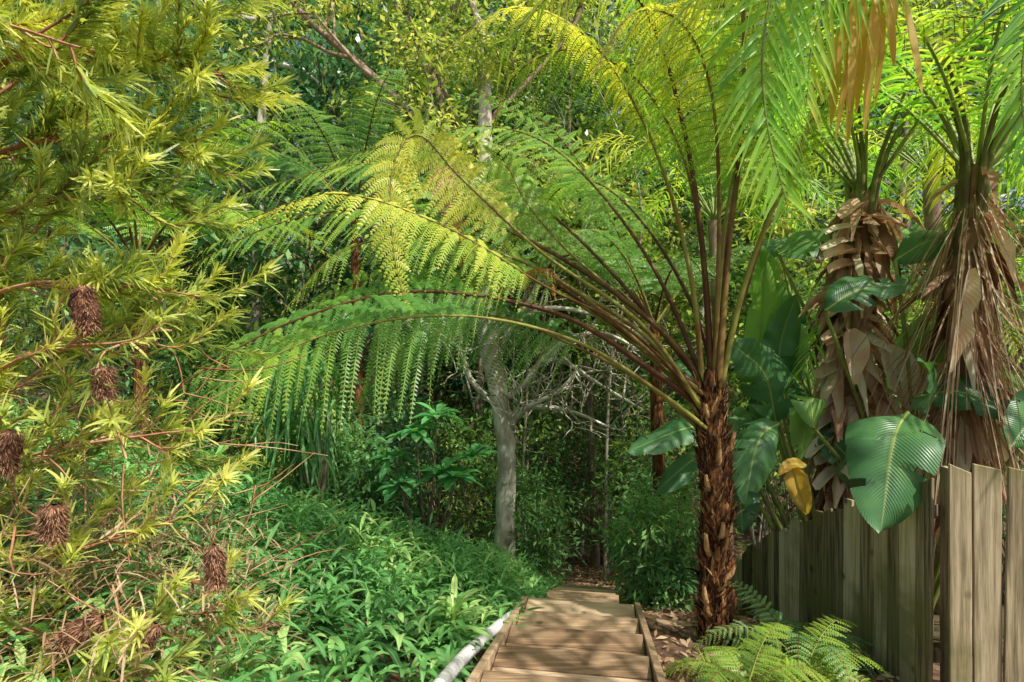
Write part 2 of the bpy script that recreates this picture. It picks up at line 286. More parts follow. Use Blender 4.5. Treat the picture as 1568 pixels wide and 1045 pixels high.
F=[
 ([(.99,3.95,-.22),(.30,3.9,.19),(-.66,3.8,.33),(-1.44,3.7,.12),(-2.0,3.6,-.22),(-2.4,3.5,-.6)],dict(r0=.025,bs=.42,pl=.62,col=.35,droop=.5,S=rl(40))),
 ([(1.1,4.1,.05),(.5,4.3,.55),(-.2,4.6,.95),(-1.1,4.9,1.15),(-2.1,5.1,1.05),(-3.1,5.2,.6)],dict(r0=.024,bs=.38,pl=.65,col=.4,droop=.4,S=rl(35))),
 ([(1.0,4.1,.0),(.3,4.4,.5),(-.3,4.7,.92),(-.75,5.0,1.35),(-1.3,5.2,1.62),(-2.2,5.4,1.5),(-3.0,5.4,1.2)],dict(r0=.022,bs=.4,pl=.55,col=.45,droop=.4,S=rl(30))),
 ([(1.0,3.85,-.35),(.4,3.6,.0),(-.3,3.4,.15),(-1.0,3.2,.05),(-1.6,3.1,-.25),(-1.95,3.0,-.6)],dict(r0=.017,bs=.5,pl=.5,col=.25,droop=.5,S=rl(50))),
 ([(.9,4.3,0),(.2,4.8,.5),(-.7,5.3,.7),(-1.7,5.6,.5),(-2.6,5.8,.0)],dict(r0=.02,bs=.4,pl=.62,col=.3,droop=.4,S=rl(45))),
 ([(.8,4.3,.1),(-.1,4.9,.8),(-1.2,5.4,1.3),(-2.3,5.7,1.3),(-3.3,5.9,.9)],dict(r0=.02,bs=.4,pl=.62,col=.4,droop=.4,S=rl(35))),
 ([(1.0,4.0,-.1),(.3,4.05,.45),(-.5,4.0,.72),(-1.15,3.9,.62),(-1.55,3.85,.2)],dict(r0=.02,bs=.42,pl=.45,col=.45,droop=.6,S=rl(30))),
 ([(.9,3.9,.1),(.2,3.85,.6),(-.35,3.8,1.1),(-.62,3.75,1.36),(-.78,3.7,1.1),(-.76,3.65,.6),(-.68,3.6,.25)],dict(r0=.02,bs=.5,pl=.34,col=.9,droop=.5,S=(1,.2,0))),
 ([(.9,4.2,.2),(.4,4.5,.75),(.1,4.6,1.15),(-.05,4.6,1.42),(-.2,4.55,1.3),(-.1,4.5,.9),(0,4.4,.6)],dict(r0=.02,bs=.5,pl=.36,col=.6,droop=.6,S=(1,.3,0))),
 ([(.95,4.1,-.3),(.4,4.4,.0),(-.1,4.6,.2),(-.6,4.7,.15),(-1.0,4.7,-.15),(-1.35,4.7,-.6)],dict(r0=.016,bs=.35,pl=.5,col=.2,droop=.6,S=rl(50))),
 ([(1.1,3.9,-.2),(.7,3.6,.1),(.2,3.2,.3),(-.35,3.0,.6),(-.9,2.9,.75),(-1.4,2.9,.6)],dict(r0=.013,bs=.55,pl=.26,col=.8,droop=.5,S=rl(30))),
 ([(1.35,4,.55),(1.2,3.95,1.45),(.95,3.9,2.2),(.5,3.8,2.7),(.05,3.7,2.7),(-.25,3.6,2.35),(-.35,3.5,2.0)],dict(r0=.028,bs=.45,pl=.5,col=.65,droop=.6,S=(.3,-1,-.3))),
 ([(1.38,4.1,.6),(1.25,4.2,1.4),(.9,4.2,1.95),(.4,4.1,2.1),(0,4.0,1.85),(-.15,3.9,1.4)],dict(r0=.024,bs=.45,pl=.45,col=.55,droop=.7,S=(.2,-1,.3))),
 ([(1.5,3.95,.6),(1.58,3.9,1.5),(1.5,3.7,2.4),(1.3,3.3,2.9),(1.0,2.8,3.0),(.6,2.4,2.7)],dict(r0=.03,bs=.45,pl=.5,col=.65,droop=.4)),
 ([(1.62,4,.3),(1.9,4,1.1),(2.3,4,1.8),(2.9,3.9,2.2),(3.5,3.8,2.1)],dict(r0=.026,bs=.4,pl=.5,col=.6,droop=.4)),
 ([(1.5,4.1,.5),(1.62,4.1,1.3),(1.8,4.1,2.1),(2.2,4.0,2.7)],dict(r0=.028,bs=.5,pl=.5,col=.6,droop=.4)),
 ([(1.55,4.2,.4),(1.75,4.5,1.3),(1.9,5.0,2.1),(2.0,5.6,2.5),(2.0,6.2,2.3)],dict(r0=.022,bs=.4,pl=.5,col=.6,droop=.4)),
 ([(1.35,4.3,.3),(1.1,4.8,1.0),(.8,5.4,1.5),(.5,6.0,1.6),(.2,6.5,1.3)],dict(r0=.02,bs=.4,pl=.5,col=.4,droop=.4)),
 ([(1.42,3.9,.8),(1.3,3.7,1.6),(1.05,3.5,1.95),(.7,3.3,1.9),(.45,3.2,1.5)],dict(r0=.024,bs=.5,pl=.4,col=.75,droop=.7,S=(.5,-.6,.2))),
 ([(.8,4.4,.5),(.2,4.9,1.2),(-.5,5.3,1.7),(-1.3,5.6,1.9),(-2.1,5.8,1.7)],dict(r0=.02,bs=.4,pl=.55,col=.4,droop=.4,S=rl(35))),
 ([(1.1,4.3,.5),(.7,4.8,1.3),(.2,5.3,1.9),(-.5,5.6,2.1),(-1.2,5.7,1.8)],dict(r0=.02,bs=.4,pl=.55,col=.45,droop=.5,S=rl(35))),
 ([(1.6,3.9,.4),(1.85,3.7,1.2),(2.1,3.5,1.9),(2.5,3.3,2.1),(3.0,3.1,1.8)],dict(r0=.026,bs=.42,pl=.48,col=.7,droop=.5)),
 ([(1.25,3.95,.4),(.95,3.8,1.3),(.5,3.6,1.9),(0,3.5,2.05),(-.45,3.4,1.7)],dict(r0=.024,bs=.5,pl=.42,col=.8,droop=.6,S=(.2,-1,-.4))),
]
for l,kw in F: frond(tf,fp(l),**kw)
frond(tf,[(-.35,4.3,1.25),(-.5,4.2,1.3),(-.45,4.1,1.0),(-.35,4.05,.55)],r0=.006,bs=.1,pl=.16,npn=16,mleaf=3,droop=.8,S=(1,.2,0))
frond(tf,[(-.1,4.0,.35),(.05,4.0,.45),(.25,3.9,.5),(.3,3.9,.3)],r0=.005,bs=.1,pl=.18,npn=14,mleaf=3,droop=.6,S=(.3,1,0))
tf.build('tree_fern',[M_fern,M_petiole,M_ftrunk,M_fernbrown])
def tfern(cx,cy,cz,lst,mt,pl,col):
    t2=MB();q=path([(cx+.1,cy,float(gz(cx,cy))-.1),(cx+.05,cy,(cz-3)/2),(cx,cy,cz)],30);tube(t2,q,[.1,.08,.09,.06],10,2,.4,bump=.06)
    for a,L,e in lst:
        a=math.radians(a);h=np.array([math.cos(a),math.sin(a)])
        pts=[(cx+h[0]*L*u,cy+h[1]*L*u,cz+L*(e*u-.95*u*u*(.8+.2*e))) for u in(0,.2,.4,.6,.8,1)]
        frond(t2,pts,r0=.018,bs=.25,pl=pl,npn=26,col=col+U(-.1,.1),psp=.024,wd=.017,pul=.06,droop=.35)
    t2.build('tree_fern',[mt,M_petiole,M_ftrunk])
tfern(1.9,7.6,.2,[(180,2.6,1.2),(160,2.7,1.5),(205,2.4,1.3),(140,2.4,1.7),(230,2.2,1.4),(100,2.3,1.5),(60,2.3,1.3),(20,2.4,1.4),(270,2,1.2),(170,3.0,2.0),(190,2.6,2.3),(215,2.8,2.0)],M_fernb,.6,.7)
tfern(-4.6,7.0,.9,[(0,2.4,1.0),(30,2.3,1.2),(-30,2.4,1.0),(-60,2.3,1.1),(-90,2.2,1.2),(60,2.2,1.2),(120,2.2,1.3),(180,2.2,1.1),(230,2.2,1.1),(-15,2.4,1.7),(-75,2.2,1.8)],M_fern,.5,.4)
tfern(-2.6,9.4,2.0,[(i*36+10,2.6,1.1+.25*(i%3)) for i in range(10)],M_fernb,.6,.6)
for (cx,cy,cnt,L,mt) in [(1.28,3.1,7,.5,M_fern),(1.9,3.75,13,.75,M_fernb),(1.7,3.35,8,.55,M_fern)]:
    f=MB();z0=gz(cx,cy)
    for i in range(cnt):
        a=6.283*i/cnt+U(-.3,.3);h=np.array([math.cos(a),math.sin(a)]);l=L*U(.7,1.1);e=U(.5,1.1)
        pts=[(cx+h[0]*l*u,cy+h[1]*l*u,z0+l*(e*1.4*u-1.1*u*u)) for u in(0,.25,.5,.75,1)]
        frond(f,pts,r0=.005,bs=.15,pl=.17,npn=22,col=.45,psp=.013,wd=.009,pul=.022,droop=.2)
    f.build('fern_plant',[mt,M_petiole])
# ------------------------------------------------------------------ palms
def pfrond(mb,pts,r0=.018,bs=.2,ll=.5,n=40,lw=.028,droop=.5,col=.4,S=None,m=0,mst=1,fwd=.6):
    q=path(pts,70);T=tang(q);Sd=side_of(q,S);tube(mb,q,[r0,r0*.7,r0*.4,.003],6,mst,.8)
    B=[];D=[];Un=[];L=[]
    for i in range(n):
        u=i/(n-1);k=(bs+(1-bs)*u)*68;j=int(k);P=q[j]+(q[j+1]-q[j])*(k-j);t=T[j];Sp=nrm(Sd-t*(Sd@t));Nn=np.cross(Sp,t)
        for sg in(-1,1):
            B.append(P);D.append(Sp*sg+t*(fwd*U(.6,1.4)+.6*u)+Nn*U(-.2,.4)+R.randn(3)*.09);Un.append(Nn);L.append(ll*U(.8,1.15)*min(1,.5+2.5*u)*max(.35,(1-u)**.4))
    N=len(B);strips(mb,B,np.array(D),np.array(Un),L,lw*U(.7,1.1,N),droop*U(.5,1.6,N),(.4,1,1,.7,.4,.05),3,-.2,m,np.clip(col+U(-.2,.2)+R.randn(N)*.08,0,1))
def palm(c,azs,L,lift,col,ll=.5,n=38):
    mb=MB();c=np.array(c,float)
    for a in azs:
        a=math.radians(a+U(-8,8));h=np.array([math.cos(a),math.sin(a)]);l=L*U(.85,1.15);e=lift*U(.7,1.3)
        pts=[(c[0]+h[0]*l*u,c[1]+h[1]*l*u,c[2]+l*(e*u*1.6-(.55+e*.75)*u*u*1.15)) for u in(0,.2,.4,.6,.8,1)]
        pfrond(mb,pts,ll=ll,n=n,col=col+U(-.25,.25))
    return mb
def skirt(mb,q,r,n,lo,hi,md=2):
    for i in range(n):
        k=R.randint(0,len(q)-1);a=U(0,6.28);o=np.array([math.cos(a),math.sin(a),0.]);b=q[k]+o*r*.8
        strips(mb,[b],o*U(.3,.9)-Z*U(.1,1.2)+R.randn(3)*.2,Z+o*.5+R.randn(3)*.4,U(lo,hi),U(.05,.15),U(.2,.9),(.5,1,.75,1,.5,.15),5,U(-.6,.7),md,U(0,1))
pa=palm((3.35,5.4,1.35),[0,25,50,80,110,140,165,195,220,245,270,300,335,180,90],2.5,1.0,.6)
q=path([(3.0,5.4,-3.2),(3.1,5.4,-1.2),(3.2,5.4,.2),(3.35,5.4,1.4)],40);tube(pa,q,[.15,.14,.15,.12],12,2,.3,bump=.06)
skirt(pa,q[12:],.15,330,.15,.48)
for i in range(26):
    k=int(17+i*.85);b=q[k]+np.array([-.08,-.12,0]);sg=-1 if i%3 else 1
    strips(pa,[b],np.array([sg*1.,-.35,-.15+U(-.3,.2)]),np.array([0,-.5,1]),U(.25,.44),U(.08,.15),.25,(.8,1,1,.85),5,U(.2,.6),2,U(.55,1))
for i in range(7):
    a=U(0,6.28);o=np.array([math.cos(a)*.1,math.sin(a)*.1,0]);tube(pa,path([q[-6]+o,q[-1]+o*1.6+Z*.2,q[-1]+o*5+Z*.8],12),[.035,.025,.012],7,1,U(.2,.8))
strips(pa,[(3.35,5.1,-.05),(3.0,5.05,.1),(3.3,5.05,-.5),(3.1,5.0,-.75)],np.array([[.15,-.3,-1],[-.1,-.3,-1],[-.2,-.2,-1],[.3,-.3,-1]]),np.array([[-.3,-1,0]]*4),[.6,.5,.6,.5],[.26,.2,.22,.24],0,(.3,.9,1,.9,.5,.2),7,.8,2,[.9,.8,.75,.95])
pa.build('palm_tree',[M_palm,M_stem,M_dead])
pb_=palm((3.75,4.6,1.3),[0,30,60,95,130,160,190,215,240,265,290,320],2.3,1.1,.6)
q=path([(3.6,4.6,-2.6),(3.65,4.6,-.8),(3.65,4.6,.4),(3.75,4.6,1.4)],40);tube(pb_,q,[.12,.11,.11,.1],12,2,.3,bump=.06)
skirt(pb_,q[14:],.11,90,.2,.5)
n=420;a=U(0,6.28,n);o=np.stack([np.cos(a),np.sin(a),0*a],1);k=R.randint(20,38,n)
strips(pb_,q[k]+o*.1,o*U(.2,.9,n)[:,None]-Z*.6,o,U(.5,1.3,n),U(.003,.016,n),U(.3,.9,n),(1,1,.9,.8,.6,.3),3,.3,2,U(.1,.9,n))
strips(pb_,[(3.5,4.35,.55),(3.85,4.3,.5)],np.array([[-.45,-.3,-1],[.2,-.3,-1]]),np.array([[-.3,-1,0]]*2),[.8,.9],[.13,.12],.1,(.3,.8,1,.6,1,.5,.1),7,.9,2,[.8,.95])
for i in range(7):
    a=U(0,6.28);oo=np.array([math.cos(a)*.1,math.sin(a)*.1,0]);tube(pb_,path([q[-8]+oo,q[-1]+oo*1.6+Z*.2,q[-1]+oo*5+Z*.7],12),[.035,.025,.012],7,1,U(.1,.6))
pb_.build('palm_tree',[M_palm,M_stem,M_dead])
pc=palm((3.3,3.6,3.4),[150,170,185,200,215,235,255,130,100],2.5,.45,.7,ll=.55,n=44)
q=path([(4.6,3.6,-2),(4.2,3.6,.5),(3.5,3.6,3.2)],20);tube(pc,q,[.12,.1,.09],10,3,.5)
pfrond(pc,[(2.4,3.0,3.0),(1.7,2.8,2.5),(1.36,2.8,1.95),(1.24,2.8,1.5),(1.25,2.8,1.1),(1.35,2.8,.68)],ll=.6,lw=.026,n=46,col=.5,S=(1,.1,.1),droop=.35,fwd=.6)
pfrond(pc,[(2.8,3.2,3.2),(2.1,3.0,2.6),(1.75,2.9,2.0),(1.55,2.9,1.6),(1.5,2.9,1.2)],ll=.5,lw=.026,n=46,col=.85,S=(1,.1,.1),droop=.35)
pfrond(pc,[(3.0,3.2,3.2),(2.9,3.0,2.6),(2.7,2.9,2.0),(2.6,2.9,1.4),(2.62,2.9,.95)],ll=.5,lw=.026,n=46,col=.55,S=(1,.1,.1),droop=.35)
pfrond(pc,[(2.6,3.0,3.0),(1.9,2.6,2.4),(1.3,2.5,1.9),(.8,2.5,1.5),(.55,2.5,1.2)],ll=.42,lw=.024,n=46,col=.7,S=(.4,-.6,.6),droop=.6)
pfrond(pc,[(2.4,3.0,3.1),(1.6,2.7,2.6),(.9,2.6,2.15),(.3,2.6,1.7),(-.05,2.6,1.35)],ll=.36,lw=.024,n=46,col=.85,S=(.4,-.6,.6),droop=.6)
n=18
strips(pc,np.stack([U(1.85,2.15,n),U(3.1,3.3,n),U(1.75,2.1,n)],1),np.stack([U(-.25,.15,n),U(-.2,.2,n),-np.ones(n)],1),[0,-1,0],U(.3,.68,n),U(.03,.07,n),0,(.3,.8,1,.9,.7,.2),3,.25,2,U(0,1,n))
pc.build('palm_tree',[M_palm,M_stem,M_gold,M_barkb])
for (c,cl,L) in [((5.6,7.6,2.2),.7,3.0),((3.2,9,1.9),.6,2.8),((6.6,5.6,1.2),.5,2.8),((4.8,6.4,-.2),.45,2.2)]:
    mb=palm(c,np.arange(0,360,26),L,.9,cl,n=28,ll=.6)
    q=path([(c[0]+.2,c[1],float(gz(c[0],c[1]))-.1),(c[0]+.1,c[1],(c[2]-3)/2),c],20);tube(mb,q,[.13,.1,.1],9,2,.5);mb.build('palm_tree',[M_palm,M_stem,M_barkb])
# ------------------------------------------------------------------ giant bird of paradise
def paddle(mb,pts,w,m=0,c=.4,up=(0,0,1),fold=.25,tears=3,edge=.12,ns=48,nc=15):
    q=path(pts,ns);T=tang(q);up=np.array(up,float);S=nrm(np.cross(T,up));Nn=np.cross(S,T)
    t=np.linspace(0,1,ns);pr=np.minimum(1,(t*4.5+.02)**.6)*np.maximum(.02,1-t**3.2)**.8
    lat=np.linspace(-1,1,nc)
    al=np.abs(lat)[None]
    off=np.zeros((ns,nc));sh=np.zeros((ns,nc))
    mask=np.ones((ns-1,nc-1),bool)
    for sd_ in(-1,1):
        side=(lat*sd_>0)
        rows=sorted(R.choice(np.arange(5,ns-5),tears,replace=False)) if tears else []
        seg=np.zeros(ns,int)
        for r in rows: seg[r+1:]+=1
        lift=R.randn(len(rows)+1)*.10;shf=R.randn(len(rows)+1)*.02
        for r in rows:
            dd=R.randint(2,nc//2)
            if sd_<0: mask[r,:dd]=False
            else: mask[r,nc-1-dd:]=False
        rip=np.interp(t,np.linspace(0,1,12),R.randn(12)*.05)
        off[:,side]=((lift[seg]+rip)[:,None]*np.abs(lat[side])[None]**1.5)
        sh[:,side]=shf[seg][:,None]*np.abs(lat[side])[None]
    Wd=(w/2*pr)[:,None]*lat
    V=q[:,None]+S[:,None]*Wd[...,None]+Nn[:,None]*((fold*al*pr[:,None]*w/2)-edge*w*al**2.5*pr[:,None]*1.6+off*w)[...,None]+T[:,None]*(al**1.3*w*.14*pr[:,None]+sh)[...,None]
    Fq=gridF(ns,nc).reshape(ns-1,nc-1,4)
    uv=np.zeros((ns,nc,2));uv[...,0]=t[:,None];uv[...,1]=lat*.5+.5
    mb.add(V,Fq[mask],m,c,uv)
    tube(mb,q-Nn*.006,[.014,.01,.006,.002],6,1,.9)
bp=MB();root=np.array([2.95,5.3,-2.9])
def pet(e,root=root,r=.022):
    e=np.array(e);mid=(root+e)/2+np.array([0,0,.35])*np.linalg.norm(e-root)*.3
    tube(bp,path([root+R.randn(3)*.06*[1,1,0],mid,e],16),[r*1.5,r,r*.7],7,1,U(.4,1))
PL=[
 ((2.56,3.68,-.46),(2.33,3.47,-.60),(2.14,3.3,-1.10),.50,.45,(-.5,-1,.6)),
 ((2.35,5.0,-.72),(2.1,4.85,-.85),(1.92,4.7,-1.35),.36,.4,(-.4,-1,.8)),
 ((1.85,5.2,-.75),(1.5,5.1,-.80),(1.0,5.0,-.98),.36,.4,(0,-.5,1)),
 ((2.5,5.4,-.75),(2.35,5.3,-.3),(2.0,5.2,-.02),.48,.35,(-.3,-1,.5)),
 ((2.6,5.6,-.5),(2.65,5.6,0),(2.75,5.5,.45),.36,.5,(-.3,-1,.3)),
 ((2.5,5.8,-.4),(2.5,5.7,.2),(2.45,5.5,.75),.3,1.0,(-.8,-1,0)),
 ((3.4,5.0,-.3),(3.6,4.9,0),(3.85,4.8,.35),.42,1.0,(-.6,-1,.2)),
 ((3.3,4.9,.7),(3.6,4.8,.85),(3.95,4.7,.55),.36,.3,(-.2,-1,.8)),
 ((3.25,4.6,-.45),(3.5,4.4,-.4),(3.9,4.2,-.6),.36,.25,(0,-1,1)),
 ((2.05,5.6,-1.1),(1.75,5.5,-1.15),(1.35,5.4,-1.45),.34,.2,(0,-.7,1)),
 ((2.3,5.6,-1.0),(2.2,5.5,-1.3),(2.15,5.3,-1.8),.4,.15,(-.5,-1,.3)),
 ((2.7,5.3,-.9),(2.9,5.2,-.9),(3.2,5.0,-1.3),.4,.3,(0,-1,.6)),
 ((3.2,4.4,-.6),(3.1,4.2,-.3),(2.9,4.0,-.15),.35,.3,(.3,-1,.5)),
 ((2.2,6.0,-.6),(1.9,6.0,-.3),(1.5,5.9,-.35),.36,.3,(0,-.8,1)),
 ((4.1,4.4,-.3),(4.3,4.2,.1),(4.4,4.0,.5),.42,.7,(-.6,-1,0)),
 ((3.9,4.2,-.6),(3.7,4.0,-.5),(3.4,3.9,-.75),.36,.4,(0,-1,.7)),
 ((2.9,6.2,-.2),(2.8,6.2,.5),(2.6,6.0,1.0),.4,.9,(-.6,-1,0)),
]
for b,md,tp,w,c,up in PL:
    pet(b,root if b[0]<3.2 else np.array([3.6,4.9,-2.5]));paddle(bp,[b,md,tp],w,0,c+U(-.08,.08),up,tears=R.randint(1,4))
for i in range(26):
    b=np.array([U(2.6,4.8),U(5.5,6.6) if i%2 else U(4.4,5.2),U(-1.1,1.1)])
    if abs(b[0]-3.15)<.35: b[1]=6.2
    a=U(0,6.28);h=np.array([math.cos(a),math.sin(a)*.5-.2,0])
    pet(b,np.array([U(3,4.2),5.8,-2.8]));paddle(bp,[b,b+h*.3+Z*U(.05,.3),b+h*.75+Z*U(-.4,.3)],U(.24,.38),0,U(.1,1),(U(-.5,.2),-1,.6),tears=3,ns=30,nc=9)
pet((2.28,4.7,-1.02));paddle(bp,[(2.28,4.65,-1.0),(2.31,4.6,-1.18),(2.36,4.55,-1.38)],.17,2,.6,(-.3,-1,.2),fold=.9,tears=0,ns=24)
paddle(bp,[(2.40,4.65,-1.02),(2.25,4.6,-1.0),(2.12,4.55,-1.08)],.10,2,.3,(-.3,-1,.8),fold=.9,tears=0,ns=18,nc=7)
bp.build('giant_bird_of_paradise_plant',[M_paddle,M_stem,M_gold])
# ------------------------------------------------------------------ trees
def twigs(mb,P,D,L,r,depth,tips,m,wig=.25,kids=3,segs=6):
    pts=[np.array(P,float)];d=nrm(D)
    for i in range(segs):
        d=nrm(d+R.randn(3)*wig*.5+Z*.03);pts.append(pts[-1]+d*L/segs)
    tube(mb,np.array(pts),[r,r*.75,r*.45],5 if r<.02 else 7,m,U(0,1),.03)
    if depth==0: tips.append(pts[-1]);tips.append(pts[segs//2]);return
    for k in range(kids):
        j=R.randint(2,segs+1);dd=nrm(nrm(pts[j]-pts[j-1])+R.randn(3)*.65)
        twigs(mb,pts[j],dd,L*U(.5,.75),r*.5,depth-1,tips,m,wig,kids,segs)
def clumps(mb,Cn,rad,npc,size,m,base=.45,var=.26,flat=.6,asp=.42):
    Cn=np.asarray(Cn,float).reshape(-1,3);K=len(Cn);rr=bc(rad,K)*U(.6,1.4,K)
    idx=np.repeat(np.arange(K),npc);N=len(idx);o=R.randn(N,3)*[1,1,flat]*.55
    B=Cn[idx]+o*rr[idx][:,None];D=nrm(o)+R.randn(N,3)*.6-Z*.15
    c=np.clip(base+R.randn(K)[idx]*var+R.randn(N)*.14,0,1);L=size*U(.5,1.3,N)
    diamonds(mb,B,D,Z+R.randn(N,3)*.5,L,L*asp,m,c)
def tree(name,x,y,H,cr,leafm,barkm,nl=7000,size=.16,tr=.12,cb=.4,lean=0,base=.45,asp=.42):
    mb=MB();z0=float(gz(x,y))-.1;q=path([(x,y,z0),(x+lean*.3+U(-.2,.2),y,z0+H*.35),(x+lean*.7+U(-.3,.3),y+U(-.3,.3),z0+H*.7),(x+lean,y,z0+H*.95)],30)
    tube(mb,q,[tr,tr*.8,tr*.6,tr*.25],9,1,.5,.03);tips=[]
    nb=11
    for i in range(nb):
        k=int(np.interp(i,[0,nb-1],[cb*30,29]));a=U(0,6.28);f=1-.45*abs(k/30-.65)
        twigs(mb,q[k],[math.cos(a),math.sin(a),U(.1,.8)],cr*U(.6,1)*f,tr*.4,1,tips,1,kids=4)
    tips=np.array(tips);clumps(mb,tips,cr*.24,max(10,nl//len(tips)),size,0,base,asp=asp)
    return mb.build(name,[leafm,barkm])
ct=MB();q=path([(-.12,8.6,-3.7),(-.10,8.6,-2.5),(-.09,8.6,-1.6),(-.22,8.6,-.7),(-.38,8.6,.2),(-.40,8.7,1.1),(-.40,8.8,1.9),(-.43,9.0,3.7),(-.45,9.2,4.8),(-.9,9.3,6.2)],90)
tube(ct,q,[.18,.15,.145,.14,.17,.15,.12,.11,.09,.06,.03],12,0,.9,.05)
tips=[];bt=[]
for pts,r in [([(-.40,8.7,.9),(-.85,9.0,2.2),(-1.0,9.1,2.95),(-1.8,9.2,3.85),(-2.5,9.2,4.5),(-3.3,9.2,5.2),(-3.8,9.2,5.8)],.11),
              ([(-.95,9.1,2.5),(-1.1,9.3,3.5),(-1.3,9.4,4.4),(-1.8,9.4,5.6)],.07),
              ([(-.43,8.95,2.8),(-.9,9.3,3.6),(-1.2,9.5,4.6),(-.9,9.5,5.6)],.055),
              ([(-.43,9.0,3.4),(.2,9.3,4.2),(.9,9.4,5.0),(1.4,9.4,6)],.05),
              ([(-.40,8.6,.1),(-.55,8.6,.5),(-.6,8.6,1.2),(-.3,8.7,2.2)],.055)]:
    qq=path(pts,30);tube(ct,qq,[r,r*.8,r*.6,r*.3],8,1,.6,.03)
    for k in range(6,30,3): twigs(ct,qq[k],nrm(np.array([U(-1,1),U(-1,1),U(-.2,1)])),U(.8,1.5),r*.35,1,tips,1,kids=3)
for pts in [[(-.2,8.6,-.9),(.15,8.5,-.7),(.4,8.4,-.35),(.75,8.3,-.3),(1.3,8.3,-.65),(1.9,8.2,-1.0)],[(-.12,8.6,-1.2),(.3,8.6,-1.0),(.9,8.4,-1.05),(1.5,8.3,-1.3)],
    [(-.3,8.6,-.4),(0,8.8,.2),(.5,8.9,.5),(1.1,8.8,.45),(1.8,8.8,.2),(2.4,8.7,-.3)],[(.4,8.4,-.35),(.8,8.4,.0),(1.4,8.4,.1),(2.1,8.3,-.3)],[(-.35,8.6,0),(.2,8.4,.5),(.5,8.3,1.1),(.9,8.2,1.4)],[(-.2,8.6,-1),(-.6,8.5,-.6),(-.8,8.5,-.1),(-1.3,8.4,.2)],[(-.1,8.6,-1.4),(.2,8.4,-1.0),(.7,8.2,-.7),(1.0,8.1,-.3)]]:
    qq=path(pts,24);tube(ct,qq,[.055,.042,.03,.014],7,0,1,.05)
    for k in range(4,24,2): twigs(ct,qq[k],nrm(np.array([U(-.4,1),U(-1,.4),U(-.7,.9)])),U(.4,.95),.018,1,bt,0,wig=.55,kids=3,segs=5)
clumps(ct,np.array(tips),.38,50,.13,2,.6)
ct.build('pale_barked_tree',[M_barkp,M_barkb,M_bgC])
specs=[(-5.5,12,13,3.4,M_bgB,.18,.35),(-3.2,14,14,3.4,M_bgB,.15,.45),(-8.5,13,12,3.4,M_bgA,.16,.2),(-1,15,15,3.3,M_bgA,.12,.45),(2.0,13.5,13,3.0,M_bgC,.11,.42),(4.5,14,14,3.4,M_bgA,.14,.35),
 (7.5,12,12,3.4,M_bgC,.14,.3),(-12,16,15,4,M_bgC,.2,.2),(-6,19,19,4,M_bgC,.2,.2),(-2.5,20,19,3.8,M_bgC,.14,.2),(1,19,19,3.8,M_bgB,.13,.2),(3.6,21,19,4,M_bgC,.16,.2),(8,18,18,4,M_bgA,.2,.25),(12,17,17,4.5,M_bgB,.2,.2)]
for x,y,H,cr,lm,tr,cb in specs:
    tree('added_shade_tree',x,y,H,cr,lm,M_barkp if U(0,1)<.4 else M_barkd,nl=9000,size=.22 if y<17 else .32,tr=tr,cb=cb,lean=U(-.8,.8),base=.5)
ts=MB()
for i in range(24):
    x=U(-6,8);y=U(10,18);z0=float(gz(x,y));h=U(4,11);tt=U(.025,.06)
    q=path([(x,y,z0-.1),(x+U(-.4,.4),y,z0+h*.4),(x+U(-.8,.8),y,z0+h*.7),(x+U(-1.3,1.3),y,z0+h)],16);tube(ts,q,[tt,tt*.7,tt*.3],6,0,U(0,1),.03)
    tp=[]
    for k in(5,8,11,14): twigs(ts,q[k],[U(-1,1),U(-1,1),U(0,1)],U(.8,1.6),tt*.4,1,tp,0,kids=3,wig=.4)
    clumps(ts,tp,.5,22,.15,1,.45)
ts.build('understorey_saplings',[M_barkp,M_bgA])
dt=MB();K=2300;x=U(-50,50,K);y=U(27,44,K);z=gz(x,y)+U(0,1,K)**.8*26
clumps(dt,np.stack([x,y,z],1),1.5,42,.6,0,.25,.2)
K=1300;y=U(16,25,K);x=y*U(-.8,.8,K);z=gz(x,y)+U(0,1,K)**1.1*14
clumps(dt,np.stack([x,y,z],1),.9,40,.27,0,.35,.25);dt.build('distant_trees',[M_bgA])
# unseen tree added beside the viewpoint to throw dappled shade on the steps
nb=MB();q=path([(4.6,-.8,-1.6),(4.4,-.6,1),(3.6,0,2.8),(2.9,.6,4.4)],24);tube(nb,q,[.14,.11,.08,.04],9,1,.5,.03);K=30
cc=np.stack([U(1.5,4.6,K),U(-1,2.0,K),U(3.1,4.9,K)],1)
for c_ in cc: tube(nb,path([q[R.randint(12,24)],(q[20]+c_)/2+R.randn(3)*.2,c_],8),[.025,.015,.006],5,1,.5)
clumps(nb,cc,.40,30,.15,0,.5);nb.build('added_shade_tree',[M_bgC,M_barkb])
# ------------------------------------------------------------------ shrubs
def shrub(name,pts,rad,npc,size,mat,base=.45,asp=.3,stem=M_barkd):
    mb=MB();pts=np.array(pts);c0=pts.mean(0);b=np.array([c0[0],c0[1],float(gz(c0[0],c0[1]))])
    for p in pts[::3]: tube(mb,path([b+R.randn(3)*[.15,.15,0],(b+p)/2+R.randn(3)*.1,p],8),[.018,.012,.005],5,1,.5)
    clumps(mb,pts,rad,npc,size,0,base,asp=asp,flat=.7);return mb.build(name,[mat,stem])
def cloud(cx,cy,zlo,zhi,rx,ry,n):
    u=R.randn(n,3);u=nrm(u)*(U(.25,1,n)**.5)[:,None];return np.stack([cx+u[:,0]*rx,cy+u[:,1]*ry,(zlo+zhi)/2+u[:,2]*(zhi-zlo)/2],1)
shrub('leafy_shrub',cloud(1.50,6.0,-3.0,-1.4,.42,.6,70),.16,55,.10,M_shrub,.75)
shrub('leafy_shrub',cloud(2.0,7.9,-3.6,-1.6,.6,.5,55),.2,50,.11,M_shrub,.75)
